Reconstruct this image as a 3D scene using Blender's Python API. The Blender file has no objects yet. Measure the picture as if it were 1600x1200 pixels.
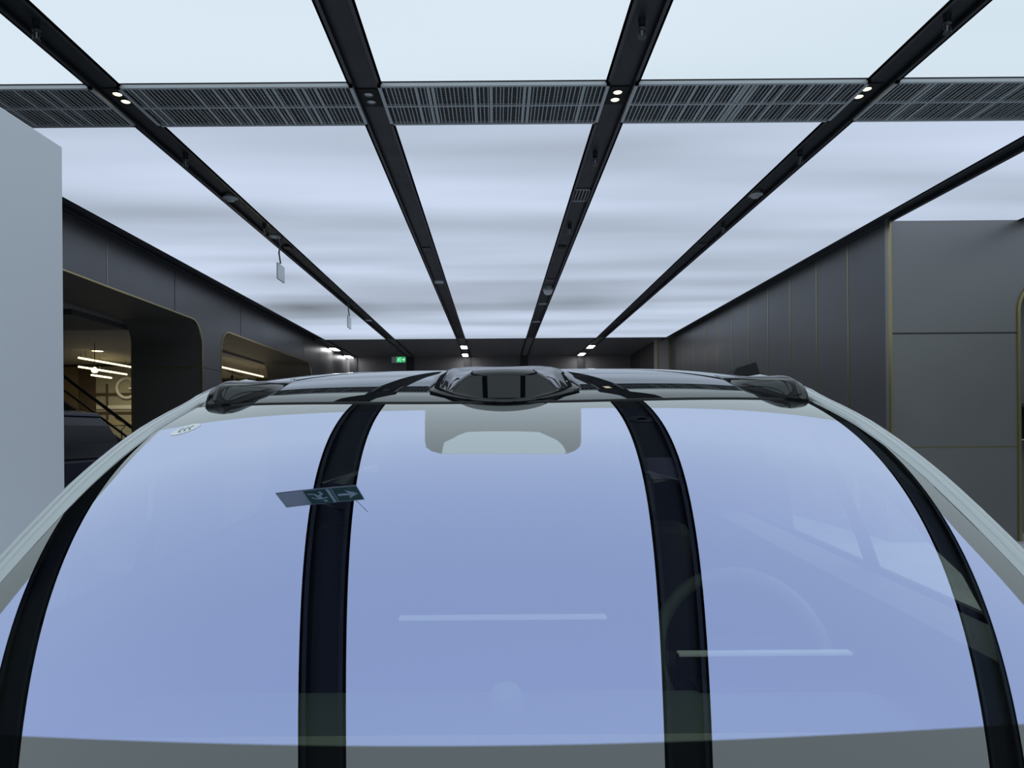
import bpy, math, random
import numpy as np
from mathutils import Vector
random.seed(4)
S = bpy.context.scene
COL = S.collection
PI = math.pi

# ------------------------------------------------------------------ camera
F = 1109.0; VX, VY = 775.5, 676.5; ROLL = math.radians(0.43)
CZ = 1.55                       # eye height; every "rel" z below is measured from here
H = 3.6                         # luminous ceiling above the eye
cam_d = bpy.data.cameras.new('camera'); cam = bpy.data.objects.new('camera', cam_d); COL.objects.link(cam)
cam_d.sensor_fit = 'HORIZONTAL'; cam_d.sensor_width = 36.0; cam_d.lens = F / 1600 * 36
cam_d.shift_x = (800 - VX) / 1600; cam_d.shift_y = (VY - 600) / 1600
cam_d.clip_start = 0.02; cam_d.clip_end = 200
cam.location = (0, 0, CZ)
cam.rotation_mode = 'XYZ'
from mathutils import Matrix
cam.matrix_world = Matrix.Translation((0, 0, CZ)) @ Matrix.Rotation(PI / 2, 4, 'X') @ Matrix.Rotation(-ROLL, 4, 'Z')
S.camera = cam

# ------------------------------------------------------------------ world and exposure
S.view_settings.view_transform = 'Standard'; S.view_settings.look = 'None'
S.view_settings.gamma = 1.0; S.view_settings.use_curve_mapping = False
S.view_settings.exposure = 0.0
w = bpy.data.worlds.new('world'); S.world = w; w.use_nodes = True
w.node_tree.nodes['Background'].inputs[0].default_value = (0.02, 0.022, 0.025, 1)
w.node_tree.nodes['Background'].inputs[1].default_value = 0.3

# ------------------------------------------------------------------ pixel helpers (frame 1600 x 1200)
def ray(px, py):
    dx = px - VX; dz = VY - py
    return ((dx * math.cos(ROLL) + dz * math.sin(ROLL)) / F, (-dx * math.sin(ROLL) + dz * math.cos(ROLL)) / F)
def at(px, py, d):
    x, z = ray(px, py); return Vector((x * d, d, z * d + CZ))
def at_x(px, py, X):
    x, z = ray(px, py); return at(px, py, X / x)
def at_z(px, py, zr=H):
    x, z = ray(px, py); return at(px, py, zr / z)

# ------------------------------------------------------------------ materials
def mat(name, col, rough=0.5, metal=0.0, coat=0.0, emis=None, es=0.0, noise=0.0, nscale=8.0, spec=0.5, coat_rough=0.03):
    m = bpy.data.materials.new(name); m.use_nodes = True
    nt = m.node_tree; b = nt.nodes['Principled BSDF']
    b.inputs['Base Color'].default_value = (*col, 1); b.inputs['Roughness'].default_value = rough
    b.inputs['Metallic'].default_value = metal; b.inputs['Specular IOR Level'].default_value = spec
    b.inputs['Coat Weight'].default_value = coat; b.inputs['Coat Roughness'].default_value = coat_rough
    if emis: b.inputs['Emission Color'].default_value = (*emis, 1); b.inputs['Emission Strength'].default_value = es
    if noise:
        tc = nt.nodes.new('ShaderNodeTexCoord'); n = nt.nodes.new('ShaderNodeTexNoise'); n.inputs['Scale'].default_value = nscale
        n.inputs['Detail'].default_value = 4
        nt.links.new(tc.outputs['Object'], n.inputs['Vector'])
        mr = nt.nodes.new('ShaderNodeMapRange'); mr.inputs['To Min'].default_value = max(rough - noise, 0); mr.inputs['To Max'].default_value = rough + noise
        nt.links.new(n.outputs['Fac'], mr.inputs['Value']); nt.links.new(mr.outputs['Result'], b.inputs['Roughness'])
        mx = nt.nodes.new('ShaderNodeMix'); mx.data_type = 'RGBA'
        mx.inputs['A'].default_value = (*[c * (1 - noise * 0.8) for c in col], 1); mx.inputs['B'].default_value = (*[min(1, c * (1 + noise * 0.8)) for c in col], 1)
        nt.links.new(n.outputs['Fac'], mx.inputs['Factor']); nt.links.new(mx.outputs['Result'], b.inputs['Base Color'])
    return m
M = {}
M['channel'] = mat('channel_black', (0.016, 0.0185, 0.022), 0.5, noise=0.1, nscale=3)
M['lip'] = mat('channel_lip', (0.035, 0.04, 0.045), 0.4)
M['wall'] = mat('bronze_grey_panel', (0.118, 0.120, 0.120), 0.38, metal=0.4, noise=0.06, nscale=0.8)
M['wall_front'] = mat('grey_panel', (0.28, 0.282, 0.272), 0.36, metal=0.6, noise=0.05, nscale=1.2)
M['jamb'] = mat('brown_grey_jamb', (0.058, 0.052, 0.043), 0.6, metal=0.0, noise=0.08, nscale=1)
M['back'] = mat('dark_back_wall', (0.13, 0.125, 0.128), 0.6, noise=0.05, nscale=0.5)
M['gold'] = mat('brass_trim', (0.42, 0.36, 0.17), 0.3, metal=0.9)
M['joint'] = mat('panel_joint', (0.03, 0.03, 0.032), 0.5)
M['joint_l'] = mat('light_joint', (0.25, 0.24, 0.2), 0.35, metal=0.8)
M['partition'] = mat('white_partition', (0.86, 0.89, 0.95), 0.45, noise=0.01, nscale=1)
M['floor'] = mat('polished_floor', (0.74, 0.75, 0.76), 0.22, noise=0.08, nscale=1.5)
M['vent'] = mat('vent_grey', (0.50, 0.54, 0.55), 0.5, metal=0.2, noise=0.1, nscale=20)
M['vent_frame'] = mat('vent_frame_grey', (0.55, 0.58, 0.60), 0.45, metal=0.3)
M['vent_back'] = mat('vent_backing', (0.10, 0.115, 0.12), 0.7)
M['void'] = mat('void_black', (0.01, 0.01, 0.01), 0.8)
M['fit_grey'] = mat('fitting_grey', (0.35, 0.37, 0.37), 0.5)
M['fit_dark'] = mat('fitting_dark', (0.06, 0.065, 0.07), 0.35, metal=0.5)
M['fit_white'] = mat('fitting_white', (0.65, 0.68, 0.7), 0.5)
M['lens_warm'] = mat('lamp_warm', (0.9, 0.85, 0.7), 0.2, emis=(1.0, 0.88, 0.55), es=2.2)
M['lens_dim'] = mat('lamp_off', (0.5, 0.52, 0.54), 0.15, coat=1)
M['lamp_white'] = mat('lamp_bright', (1, 1, 1), 0.2, emis=(1.0, 0.98, 1.0), es=22)
M['tube'] = mat('tube_warm', (1, 0.9, 0.6), 0.3, emis=(1.0, 0.82, 0.42), es=3.2)
M['green'] = mat('exit_green', (0.02, 0.3, 0.1), 0.4, emis=(0.05, 0.75, 0.25), es=0.45)
M['greenlit'] = mat('exit_green_lit', (0.3, 0.8, 0.45), 0.4, emis=(0.35, 1.0, 0.55), es=0.9)
M['sign_body'] = mat('sign_glass', (0.42, 0.47, 0.45), 0.15, coat=0.5)
M['sign_green'] = mat('sign_green_unlit', (0.02, 0.09, 0.06), 0.4)
M['sign_pale'] = mat('sign_pale', (0.5, 0.62, 0.58), 0.4)
M['cable'] = mat('cable_black', (0.02, 0.02, 0.022), 0.5)
M['paint'] = mat('silver_paint', (0.62, 0.66, 0.67), 0.32, metal=0.25, coat=1.0, coat_rough=0.02)
M['gloss'] = mat('gloss_black', (0.012, 0.013, 0.015), 0.05, spec=0.27)
M['gloss_win'] = mat('sensor_glass', (0.004, 0.005, 0.006), 0.02, spec=0.5)
M['pod_glass'] = mat('pod_glass', (0.035, 0.04, 0.044), 0.04, spec=0.5)
M['lens_blk'] = mat('lens_black', (0.004, 0.004, 0.005), 0.08, spec=0.8)
M['seal'] = mat('rubber_seal', (0.012, 0.013, 0.014), 0.55)
M['rubber'] = mat('tyre_rubber', (0.02, 0.02, 0.02), 0.85)
M['alloy'] = mat('wheel_alloy', (0.5, 0.5, 0.52), 0.25, metal=1.0)
M['dash'] = mat('dash_grey_green', (0.19, 0.22, 0.215), 0.7, noise=0.05, nscale=30)
M['dash_light'] = mat('dash_pale_strip', (0.55, 0.56, 0.5), 0.6)
M['dash_dark'] = mat('dash_black', (0.012, 0.012, 0.014), 0.6)
M['trim_l'] = mat('display_edge_added_glow', (0.85, 0.88, 0.9), 0.3, emis=(0.75, 0.85, 1.0), es=0.10)  # pale screen edge, faint glow added because the cabin is too dim
M['matte'] = mat('matte_black', (0.008, 0.009, 0.011), 0.7)
M['leather'] = mat('leather_dark', (0.04, 0.036, 0.038), 0.55)
M['wheel_l'] = mat('steering_leather', (0.20, 0.22, 0.22), 0.45)
M['cabin'] = mat('cabin_dark', (0.012, 0.012, 0.013), 0.8)
M['suv'] = mat('navy_paint', (0.008, 0.010, 0.02), 0.3, spec=0.25)
M['suv_glass'] = mat('dark_glass', (0.003, 0.003, 0.004), 0.15, spec=0.08)
M['chrome'] = mat('chrome', (0.8, 0.8, 0.8), 0.12, metal=1.0)
M['beige'] = mat('beige_wall', (0.36, 0.30, 0.19), 0.7, noise=0.06, nscale=1)
M['brown'] = mat('brown_wall', (0.07, 0.05, 0.03), 0.7)
M['hall_ceiling'] = mat('hall_ceiling_grey', (0.17, 0.16, 0.14), 0.8)
M['hall_band'] = mat('hall_band_dark', (0.05, 0.05, 0.048), 0.8)
M['letter'] = mat('pale_letter', (0.62, 0.62, 0.52), 0.5)
M['ccc_white'] = mat('mark_white', (0.97, 1.0, 1.0), 0.4, coat=1.0); M['ccc_white'].node_tree.nodes['Principled BSDF'].inputs['Coat IOR'].default_value = 2.0
M['ccc_grey'] = mat('mark_grey', (0.22, 0.28, 0.31), 0.6)
M['niche'] = mat('niche_grey', (0.21, 0.215, 0.225), 0.5)

def lum_mat(name, lo, hi, bands, dark=0.0, dark_at=None):
    # backlit stretch ceiling: tubes behind the membrane give soft bright and dull bands
    m = bpy.data.materials.new(name); m.use_nodes = True; nt = m.node_tree; nt.nodes.clear()
    out = nt.nodes.new('ShaderNodeOutputMaterial'); em = nt.nodes.new('ShaderNodeEmission'); nt.links.new(em.outputs[0], out.inputs[0])
    tc = nt.nodes.new('ShaderNodeTexCoord'); mp = nt.nodes.new('ShaderNodeMapping'); mp.inputs['Scale'].default_value = (0.10, bands, 1)
    nt.links.new(tc.outputs['Object'], mp.inputs['Vector'])
    n = nt.nodes.new('ShaderNodeTexNoise'); n.inputs['Scale'].default_value = 1.0; n.inputs['Detail'].default_value = 2.5; n.inputs['Roughness'].default_value = 0.45
    nt.links.new(mp.outputs[0], n.inputs['Vector'])
    mr = nt.nodes.new('ShaderNodeMapRange'); mr.inputs['From Min'].default_value = 0.32; mr.inputs['From Max'].default_value = 0.66
    nt.links.new(n.outputs['Fac'], mr.inputs['Value'])
    mx = nt.nodes.new('ShaderNodeMix'); mx.data_type = 'RGBA'; mx.inputs['A'].default_value = (*lo, 1); mx.inputs['B'].default_value = (*hi, 1)
    nt.links.new(mr.outputs[0], mx.inputs['Factor'])
    last = mx.outputs['Result']
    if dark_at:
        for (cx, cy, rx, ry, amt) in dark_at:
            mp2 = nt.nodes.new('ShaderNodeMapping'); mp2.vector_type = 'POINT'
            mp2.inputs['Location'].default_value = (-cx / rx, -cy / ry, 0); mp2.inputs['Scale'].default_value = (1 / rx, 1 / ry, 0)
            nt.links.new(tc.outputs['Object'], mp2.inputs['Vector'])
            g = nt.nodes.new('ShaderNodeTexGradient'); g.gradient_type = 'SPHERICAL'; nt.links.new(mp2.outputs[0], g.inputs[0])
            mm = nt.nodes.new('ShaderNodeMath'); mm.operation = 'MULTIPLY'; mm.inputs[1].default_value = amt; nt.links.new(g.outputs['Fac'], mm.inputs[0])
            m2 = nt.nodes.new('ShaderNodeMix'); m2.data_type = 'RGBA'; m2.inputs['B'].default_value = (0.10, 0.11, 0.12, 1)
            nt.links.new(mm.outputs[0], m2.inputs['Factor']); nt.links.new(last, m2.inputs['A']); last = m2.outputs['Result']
    nt.links.new(last, em.inputs[0]); em.inputs[1].default_value = 1.0
    return m
M['lum_front'] = lum_mat('membrane_front', (0.62, 0.74, 0.81), (0.70, 0.81, 0.90), 0.25)
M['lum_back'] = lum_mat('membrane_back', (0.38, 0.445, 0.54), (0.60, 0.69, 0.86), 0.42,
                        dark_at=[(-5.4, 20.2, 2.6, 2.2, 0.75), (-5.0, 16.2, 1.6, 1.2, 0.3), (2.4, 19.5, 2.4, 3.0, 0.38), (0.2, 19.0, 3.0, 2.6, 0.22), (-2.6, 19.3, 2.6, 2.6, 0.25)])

def glass_mat(name, trans, gcol, base, gain, ior=1.5, two_sided=False):
    m = bpy.data.materials.new(name); m.use_nodes = True; nt = m.node_tree; nt.nodes.clear()
    out = nt.nodes.new('ShaderNodeOutputMaterial'); mix = nt.nodes.new('ShaderNodeMixShader')
    t = nt.nodes.new('ShaderNodeBsdfTransparent'); t.inputs[0].default_value = (*trans, 1)
    g = nt.nodes.new('ShaderNodeBsdfGlossy'); g.inputs['Color'].default_value = (*gcol, 1); g.inputs['Roughness'].default_value = 0.0
    if two_sided:
        fr = nt.nodes.new('ShaderNodeLayerWeight'); fr.inputs[0].default_value = 0.5
        pw = nt.nodes.new('ShaderNodeMath'); pw.operation = 'POWER'; pw.inputs[1].default_value = 4.0; nt.links.new(fr.outputs['Facing'], pw.inputs[0]); src = pw.outputs[0]
    else:
        fr = nt.nodes.new('ShaderNodeFresnel'); fr.inputs[0].default_value = ior; src = fr.outputs[0]
    mm = nt.nodes.new('ShaderNodeMath'); mm.operation = 'MULTIPLY_ADD'; mm.inputs[1].default_value = gain; mm.inputs[2].default_value = base; mm.use_clamp = True
    nt.links.new(src, mm.inputs[0]); nt.links.new(mm.outputs[0], mix.inputs[0])
    nt.links.new(t.outputs[0], mix.inputs[1]); nt.links.new(g.outputs[0], mix.inputs[2]); nt.links.new(mix.outputs[0], out.inputs[0])
    return m
M['darkened_glass'] = glass_mat('darkened_left_glass', (0.10, 0.11, 0.11), (0.9, 0.95, 1), 0.04, 0.7, two_sided=True)  # left side glass coloured dark to hold back the light seen through it
M['side_glass'] = glass_mat('side_glass', (0.97, 1.0, 0.98), (0.9, 0.95, 1), 0.04, 0.7, two_sided=True)

def windshield_mat():
    # laminated glass: heat-reflecting (violet-blue) coat inside the "coat" outline, black ceramic print outside it, plain pale window in front of the camera bracket
    m = bpy.data.materials.new('windshield_glass'); m.use_nodes = True; nt = m.node_tree; nt.nodes.clear(); L = nt.links.new
    out = nt.nodes.new('ShaderNodeOutputMaterial')
    def glossy(col): g = nt.nodes.new('ShaderNodeBsdfGlossy'); g.inputs['Color'].default_value = (*col, 1); g.inputs['Roughness'].default_value = 0.0; return g
    def fac(base, gain, ior):
        fr = nt.nodes.new('ShaderNodeFresnel'); fr.inputs[0].default_value = ior
        mm = nt.nodes.new('ShaderNodeMath'); mm.operation = 'MULTIPLY_ADD'; mm.inputs[1].default_value = gain; mm.inputs[2].default_value = base; mm.use_clamp = True
        L(fr.outputs[0], mm.inputs[0]); return mm
    def mixs(f, a, b):
        s = nt.nodes.new('ShaderNodeMixShader'); L(f, s.inputs[0]); L(a, s.inputs[1]); L(b, s.inputs[2]); return s
    def mask(attr):
        a = nt.nodes.new('ShaderNodeAttribute'); a.attribute_name = attr
        r = nt.nodes.new('ShaderNodeMapRange'); r.inputs['From Min'].default_value = -0.0012; r.inputs['From Max'].default_value = 0.0012
        L(a.outputs['Fac'], r.inputs['Value']); return r
    tr = nt.nodes.new('ShaderNodeBsdfTransparent'); tr.inputs[0].default_value = (0.47, 0.51, 0.41, 1)
    add = nt.nodes.new('ShaderNodeAddShader'); L(tr.outputs[0], add.inputs[0]); L(glossy((0.350, 0.395, 0.68)).outputs[0], add.inputs[1])
    fr_ = nt.nodes.new('ShaderNodeFresnel'); fr_.inputs[0].default_value = 1.5
    fm = nt.nodes.new('ShaderNodeMapRange'); fm.inputs['From Min'].default_value = 0.045; fm.inputs['From Max'].default_value = 0.12; fm.inputs['To Min'].default_value = 0.04; fm.inputs['To Max'].default_value = 0.40
    L(fr_.outputs[0], fm.inputs['Value'])
    coated = mixs(fm.outputs[0], add.outputs[0], glossy((0.95, 0.98, 1.0)).outputs[0])
    blk = nt.nodes.new('ShaderNodeBsdfDiffuse'); blk.inputs[0].default_value = (0.006, 0.007, 0.008, 1)
    frit = mixs(fac(0.045, 2.0, 1.62).outputs[0], blk.outputs[0], glossy((0.97, 1.0, 0.99)).outputs[0])
    pale = nt.nodes.new('ShaderNodeBsdfDiffuse'); pale.inputs[0].default_value = (0.56, 0.62, 0.64, 1)
    win = mixs(fac(0.06, 1.7, 1.62).outputs[0], pale.outputs[0], glossy((0.97, 1.0, 0.99)).outputs[0])
    a = mixs(mask('coat').outputs[0], frit.outputs[0], coated.outputs[0])
    b = mixs(mask('bracket').outputs[0], a.outputs[0], win.outputs[0])
    L(b.outputs[0], out.inputs[0]); return m
M['windshield'] = windshield_mat()
def roof_glass_mat():
    m = glass_mat('roof_black_glass', (0, 0, 0), (0.97, 1, 1), 0.02, 1.15, 1.6); nt = m.node_tree
    t = [n for n in nt.nodes if n.type == 'BSDF_TRANSPARENT'][0]; mix = [n for n in nt.nodes if n.type == 'MIX_SHADER'][0]
    d = nt.nodes.new('ShaderNodeBsdfDiffuse'); d.inputs[0].default_value = (0.012, 0.013, 0.014, 1); nt.links.new(d.outputs[0], mix.inputs[1]); nt.nodes.remove(t); return m
M['roof_glass'] = roof_glass_mat()

# ------------------------------------------------------------------ mesh builder
class MB:
    def __init__(s): s.v = []; s.f = []; s.sm = []
    def add(s, vs, fs, smooth=False):
        o = len(s.v); s.v += [Vector(v) for v in vs]
        for f in fs: s.f.append([i + o for i in f]); s.sm.append(smooth)
        return s
    def box(s, a, b):
        x0, y0, z0 = [min(p, q) for p, q in zip(a, b)]; x1, y1, z1 = [max(p, q) for p, q in zip(a, b)]
        return s.add([(x0, y0, z0), (x1, y0, z0), (x1, y1, z0), (x0, y1, z0), (x0, y0, z1), (x1, y0, z1), (x1, y1, z1), (x0, y1, z1)],
                     [(0, 3, 2, 1), (4, 5, 6, 7), (0, 1, 5, 4), (1, 2, 6, 5), (2, 3, 7, 6), (3, 0, 4, 7)])
    def obox(s, c, ax, ay, az):
        c, ax, ay, az = map(Vector, (c, ax, ay, az))
        v = [c + ax * i + ay * j + az * k for k in (-.5, .5) for i, j in ((-.5, -.5), (.5, -.5), (.5, .5), (-.5, .5))]
        return s.add(v, [(0, 3, 2, 1), (4, 5, 6, 7), (0, 1, 5, 4), (1, 2, 6, 5), (2, 3, 7, 6), (3, 0, 4, 7)])
    def prism(s, pts, d):                     # polygon extruded by vector d
        n = len(pts); d = Vector(d); v = [Vector(p) for p in pts] + [Vector(p) + d for p in pts]
        return s.add(v, [tuple(range(n))[::-1], tuple(range(n, 2 * n))] + [(i, (i + 1) % n, n + (i + 1) % n, n + i) for i in range(n)])
    def lathe(s, prof, c=(0, 0, 0), n=24, axis='z'):   # prof: (r, z) list
        c = Vector(c); v = []; f = []
        for r, z in prof:
            for i in range(n):
                a = 2 * PI * i / n; p = (r * math.cos(a), r * math.sin(a), z)
                if axis == 'x': p = (p[2], p[0], p[1])
                if axis == 'y': p = (p[0], p[2], p[1])
                v.append(c + Vector(p))
        for k in range(len(prof) - 1):
            for i in range(n): f.append((k * n + i, k * n + (i + 1) % n, (k + 1) * n + (i + 1) % n, (k + 1) * n + i))
        f.append(tuple(range(n))[::-1]); f.append(tuple((len(prof) - 1) * n + i for i in range(n)))
        return s.add(v, f, True)
    def tube(s, pts, r, n=10, cap=True):
        pts = [Vector(p) for p in pts]; v = []; f = []; up = None
        for k, p in enumerate(pts):
            t = (pts[min(k + 1, len(pts) - 1)] - pts[max(k - 1, 0)]).normalized()
            if up is None: up = Vector((0, 0, 1)) if abs(t.z) < .9 else Vector((1, 0, 0))
            a = t.cross(up).normalized(); b = a.cross(t).normalized(); up = b
            rr = r[k] if isinstance(r, (list, tuple)) else r
            for i in range(n): q = 2 * PI * i / n; v.append(p + (a * math.cos(q) + b * math.sin(q)) * rr)
        for k in range(len(pts) - 1):
            for i in range(n): f.append((k * n + i, k * n + (i + 1) % n, (k + 1) * n + (i + 1) % n, (k + 1) * n + i))
        if cap: f.append(tuple(range(n))[::-1]); f.append(tuple((len(pts) - 1) * n + i for i in range(n)))
        return s.add(v, f, True)
    def rings(s, rs, closed=True, cap0=True, cap1=True, smooth=True):
        n = len(rs[0]); v = [p for r in rs for p in r]; f = []
        for k in range(len(rs) - 1):
            for i in range(n if closed else n - 1): f.append((k * n + i, k * n + (i + 1) % n, (k + 1) * n + (i + 1) % n, (k + 1) * n + i))
        if closed and cap0: f.append(tuple(range(n))[::-1])
        if closed and cap1: f.append(tuple((len(rs) - 1) * n + i for i in range(n)))
        return s.add(v, f, smooth)
    def build(s, name, m, parent=None, loc=None, bevel=0.0):
        o0 = Vector(loc) if loc else (world_loc(parent) if parent else Vector((0, 0, 0)))
        me = bpy.data.meshes.new(name); me.from_pydata([tuple(v - o0) for v in s.v], [], s.f)
        me.polygons.foreach_set('use_smooth', s.sm); me.materials.append(m); me.update()
        o = bpy.data.objects.new(name, me); COL.objects.link(o)
        if parent: o.parent = parent
        else: o.location = o0
        if any(s.sm) and hasattr(me, 'set_sharp_from_angle'): me.set_sharp_from_angle(angle=math.radians(42))
        if bevel:
            b = o.modifiers.new('bevel', 'BEVEL'); b.width = bevel; b.segments = 2; b.limit_method = 'ANGLE'
        return o
def world_loc(o):
    l = Vector((0, 0, 0))
    while o: l += Vector(o.location); o = o.parent
    return l
def tag(o, label=None, cat=None, group=None, kind=None):
    if label: o['label'] = label
    if cat: o['category'] = cat
    if group: o['group'] = group
    if kind: o['kind'] = kind
    return o
def empty(name, loc, label, cat, group=None):
    o = bpy.data.objects.new(name, None); COL.objects.link(o); o.location = loc; o.empty_display_size = 0.1
    return tag(o, label, cat, group)
def copy_tree(o, parent=None):
    c = o.copy(); COL.objects.link(c); c.parent = parent
    for ch in [k for k in bpy.data.objects if k.parent == o]: copy_tree(ch, c)
    return c

# ================================================================== SETTING
CH = CZ + H                      # 5.15 m
SX = [-1.853, -1.112, -0.368, 0.368, 1.112, 1.853, 2.55]     # strip centres, times H
SXm = [s * H for s in SX]; SW = 0.098 * H
YF, YB = -6.0, 27.05             # luminous ceiling front and far end
V0, V1 = 7.28, 8.21              # vent band
YW = 33.3; YR = -12.0            # far and rear wall
XL, XR = -6.98, 6.80
XE = 14.0                        # right end of the near bay

YD = 9.62; FL = -.38            # the cars stand on a raised deck that ends here; the hall floor beyond is lower
f = MB().box((-26, YR - .3, -0.6), (XE + .3, YD, 0)); tag(f.build('floor', M['floor']), kind='structure')
f = MB().box((-26, YD, -0.6), (XE + .3, 36, FL)); tag(f.build('floor_lower', M['floor']), kind='structure')
c = MB().box((-8.3, YR, CH + .12), (XE + .3, YW + .3, CH + .3)); tag(c.build('ceiling', M['back']), kind='structure')

# --- luminous membrane panels, one per bay and row
edges = [XL] + SXm
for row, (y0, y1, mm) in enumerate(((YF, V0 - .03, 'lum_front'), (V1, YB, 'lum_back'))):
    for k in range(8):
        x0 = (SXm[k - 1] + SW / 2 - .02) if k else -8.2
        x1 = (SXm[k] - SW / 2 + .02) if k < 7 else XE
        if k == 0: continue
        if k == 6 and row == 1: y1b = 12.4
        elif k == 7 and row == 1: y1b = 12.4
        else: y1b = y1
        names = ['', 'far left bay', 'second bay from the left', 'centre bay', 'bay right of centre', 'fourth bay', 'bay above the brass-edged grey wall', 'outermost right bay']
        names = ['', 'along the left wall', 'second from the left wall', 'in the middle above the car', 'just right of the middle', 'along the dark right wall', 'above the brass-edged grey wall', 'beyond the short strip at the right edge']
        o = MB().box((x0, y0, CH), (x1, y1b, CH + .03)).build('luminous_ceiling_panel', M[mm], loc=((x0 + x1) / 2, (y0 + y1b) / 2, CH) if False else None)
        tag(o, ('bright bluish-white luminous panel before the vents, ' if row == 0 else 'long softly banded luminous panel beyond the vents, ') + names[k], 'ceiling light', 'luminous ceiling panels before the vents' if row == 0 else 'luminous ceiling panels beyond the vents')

# --- dark recessed channels (trim) running the whole ceiling and down both end walls
n_t = 0
def channel(xc, y0, y1, down_far=True, down_near=True, wdt=SW):
    global n_t; n_t += 1
    m = MB(); h = wdt / 2
    m.box((xc - h, y0, CH + .05), (xc + h, y1, CH + .09))
    o = m.build('trim_%d' % n_t, M['channel']); tag(o, kind='structure')
    l = MB()
    for s in (-1, 1):
        l.box((xc + s * h, y0, CH - .012), (xc + s * (h - .022), y1, CH + .06))
        l.box((xc + s * h, y0, CH - .012), (xc + s * (h - .055), y1, CH + .0))
    l.build('channel_lip', M['lip'], o)
    d = MB()
    if down_far: d.box((xc - h, YW - .06, FL), (xc + h, YW - .01, CH + .05))
    if down_near: d.box((xc - h, YR + .01, 0), (xc + h, YR + .06, CH + .05))
    if d.v: d.build('wall_drop', M['channel'], o)
    return o
for i, x in enumerate(SXm):
    if i == 6: channel(x, YR, 12.3, False, True)
    else: channel(x, YR + .02, YW - .02, i < 5, True)
# dark ceiling fields beyond the luminous part (ahead and behind)
for k in range(6):
    pass
m = MB().box((-8.2, YB + .02, CH + .02), (XR + .2, YW, CH + .06)); n_t += 1; tag(m.build('trim_%d' % n_t, M['back']), kind='structure')
m = MB().box((-8.2, YR, CH + .02), (XE, YF - .02, CH + .06)); n_t += 1; tag(m.build('trim_%d' % n_t, M['back']), kind='structure')
m = MB()
for k in range(7):
    x0 = SXm[k - 1] + SW / 2 if k else XL; x1 = SXm[k] - SW / 2
    if k == 6: continue
    m.box((x0, YB - .02, CH - .02), (x1, YB + .06, CH + .05))
n_t += 1; tag(m.build('trim_%d' % n_t, M['channel']), kind='structure')

# --- air vents between the strips
def vent(x0, x1, label):
    o = empty('air_vent', ((x0 + x1) / 2, (V0 + V1) / 2, CH - .03), label, 'air vent', 'wide grey air vents across the ceiling')
    m = MB(); t = .035; z0, z1 = CH - .035, CH + .0
    m.box((x0, V0, z0), (x1, V0 + t, z1)); m.box((x0, V1 - t, z0), (x1, V1, z1)); m.box((x0, V0, z0), (x0 + t, V1, z1)); m.box((x1 - t, V0, z0), (x1, V1, z1))
    m.build('frame', M['vent_frame'], o)
    m = MB(); ym = (V0 + V1) / 2
    m.box((x0 + t, ym - .012, z0 + .002), (x1 - t, ym + .012, z1)); m.build('crossbar', M['vent_frame'], o)
    m = MB(); n = int((x1 - x0) / .045)
    rnd = random.Random(int(x0 * 10))
    for i in range(1, n):
        x = x0 + t + (x1 - x0 - 2 * t) * i / n + rnd.uniform(-.006, .006); wd = .010 + (.022 if rnd.random() < .22 else 0)
        m.box((x - wd / 2, V0 + t, z0 + .006), (x + wd / 2, V1 - t, z0 + .012))
    m.build('slats', M['vent'], o)
    m = MB()
    for i in range(1, 18):
        y = V0 + t + (V1 - V0 - 2 * t) * i / 18
        m.box((x0 + t, y - .006, z0 + .014), (x1 - t, y + .006, z0 + .02))
    m.build('cross_slats', M['fit_dark'], o)
    m = MB().box((x0 + t, V0 + t, CH - .002), (x1 - t, V1 - t, CH + .004)); m.build('backing', M['vent_back'], o)
vl = ['grey air vent left of the second strip, cut off by the white partition', 'grey air vent between the two left strips', 'grey air vent in the middle of the ceiling, above the car', 'grey air vent right of the middle strips', 'grey air vent at the right edge of the photo']
vx = [(XL + .25, SXm[1] - .13), (SXm[1] + .13, SXm[2] - .13), (SXm[2] + .13, SXm[3] - .13), (SXm[3] + .13, SXm[4] - .13), (SXm[4] + .13, SXm[5] - .13)]
for (a, b), l in zip(vx, vl): vent(a, b, l)
vent(SXm[5] + .13, SXm[6] - .13, 'grey air vent outside the right strip, past the photo edge')

# --- far and rear walls
tag(MB().box((XL - .3, YW, FL), (XR + .5, YW + .2, CH + .12)).build('wall_back', M['back']), kind='structure')
tag(MB().box((-8.2, YR - .2, 0), (XE, YR, CH + .12)).build('wall_front', M['back']), kind='structure')

# --- right wall with brass joints
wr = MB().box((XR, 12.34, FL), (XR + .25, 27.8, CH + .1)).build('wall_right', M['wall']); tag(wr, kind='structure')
for k in range(1, 11):
    y = 12.34 + 1.342 * k
    m = MB().box((XR - .006, y - .013, FL), (XR + .01, y + .013, CH))
    m.build('panel_joint', M['gold'], wr)
# pillar at the end of the right wall, and the recessed dark wall beyond
pl = MB().box((6.33, 27.8, FL), (XR + .25, 28.4, CH + .1)).build('wall_pillar', mat('pillar_taupe', (0.36, 0.33, 0.29), 0.5)); tag(pl, kind='structure')
m = MB().box((6.32, 27.77, FL), (6.36, 27.81, CH)); m.box((6.76, 27.77, FL), (6.80, 27.81, CH)); m.build('corner_trim', M['gold'], pl)
wn = MB().box((6.33, 28.4, FL), (6.6, YW, CH + .1)).build('wall_right_far', mat('far_dark_wall', (0.02, 0.02, 0.022), 0.6)); tag(wn, kind='structure')
MB().box((6.31, 30.9, FL), (6.335, 30.93, CH)).build('panel_joint', M['joint_l'], wn)

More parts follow.
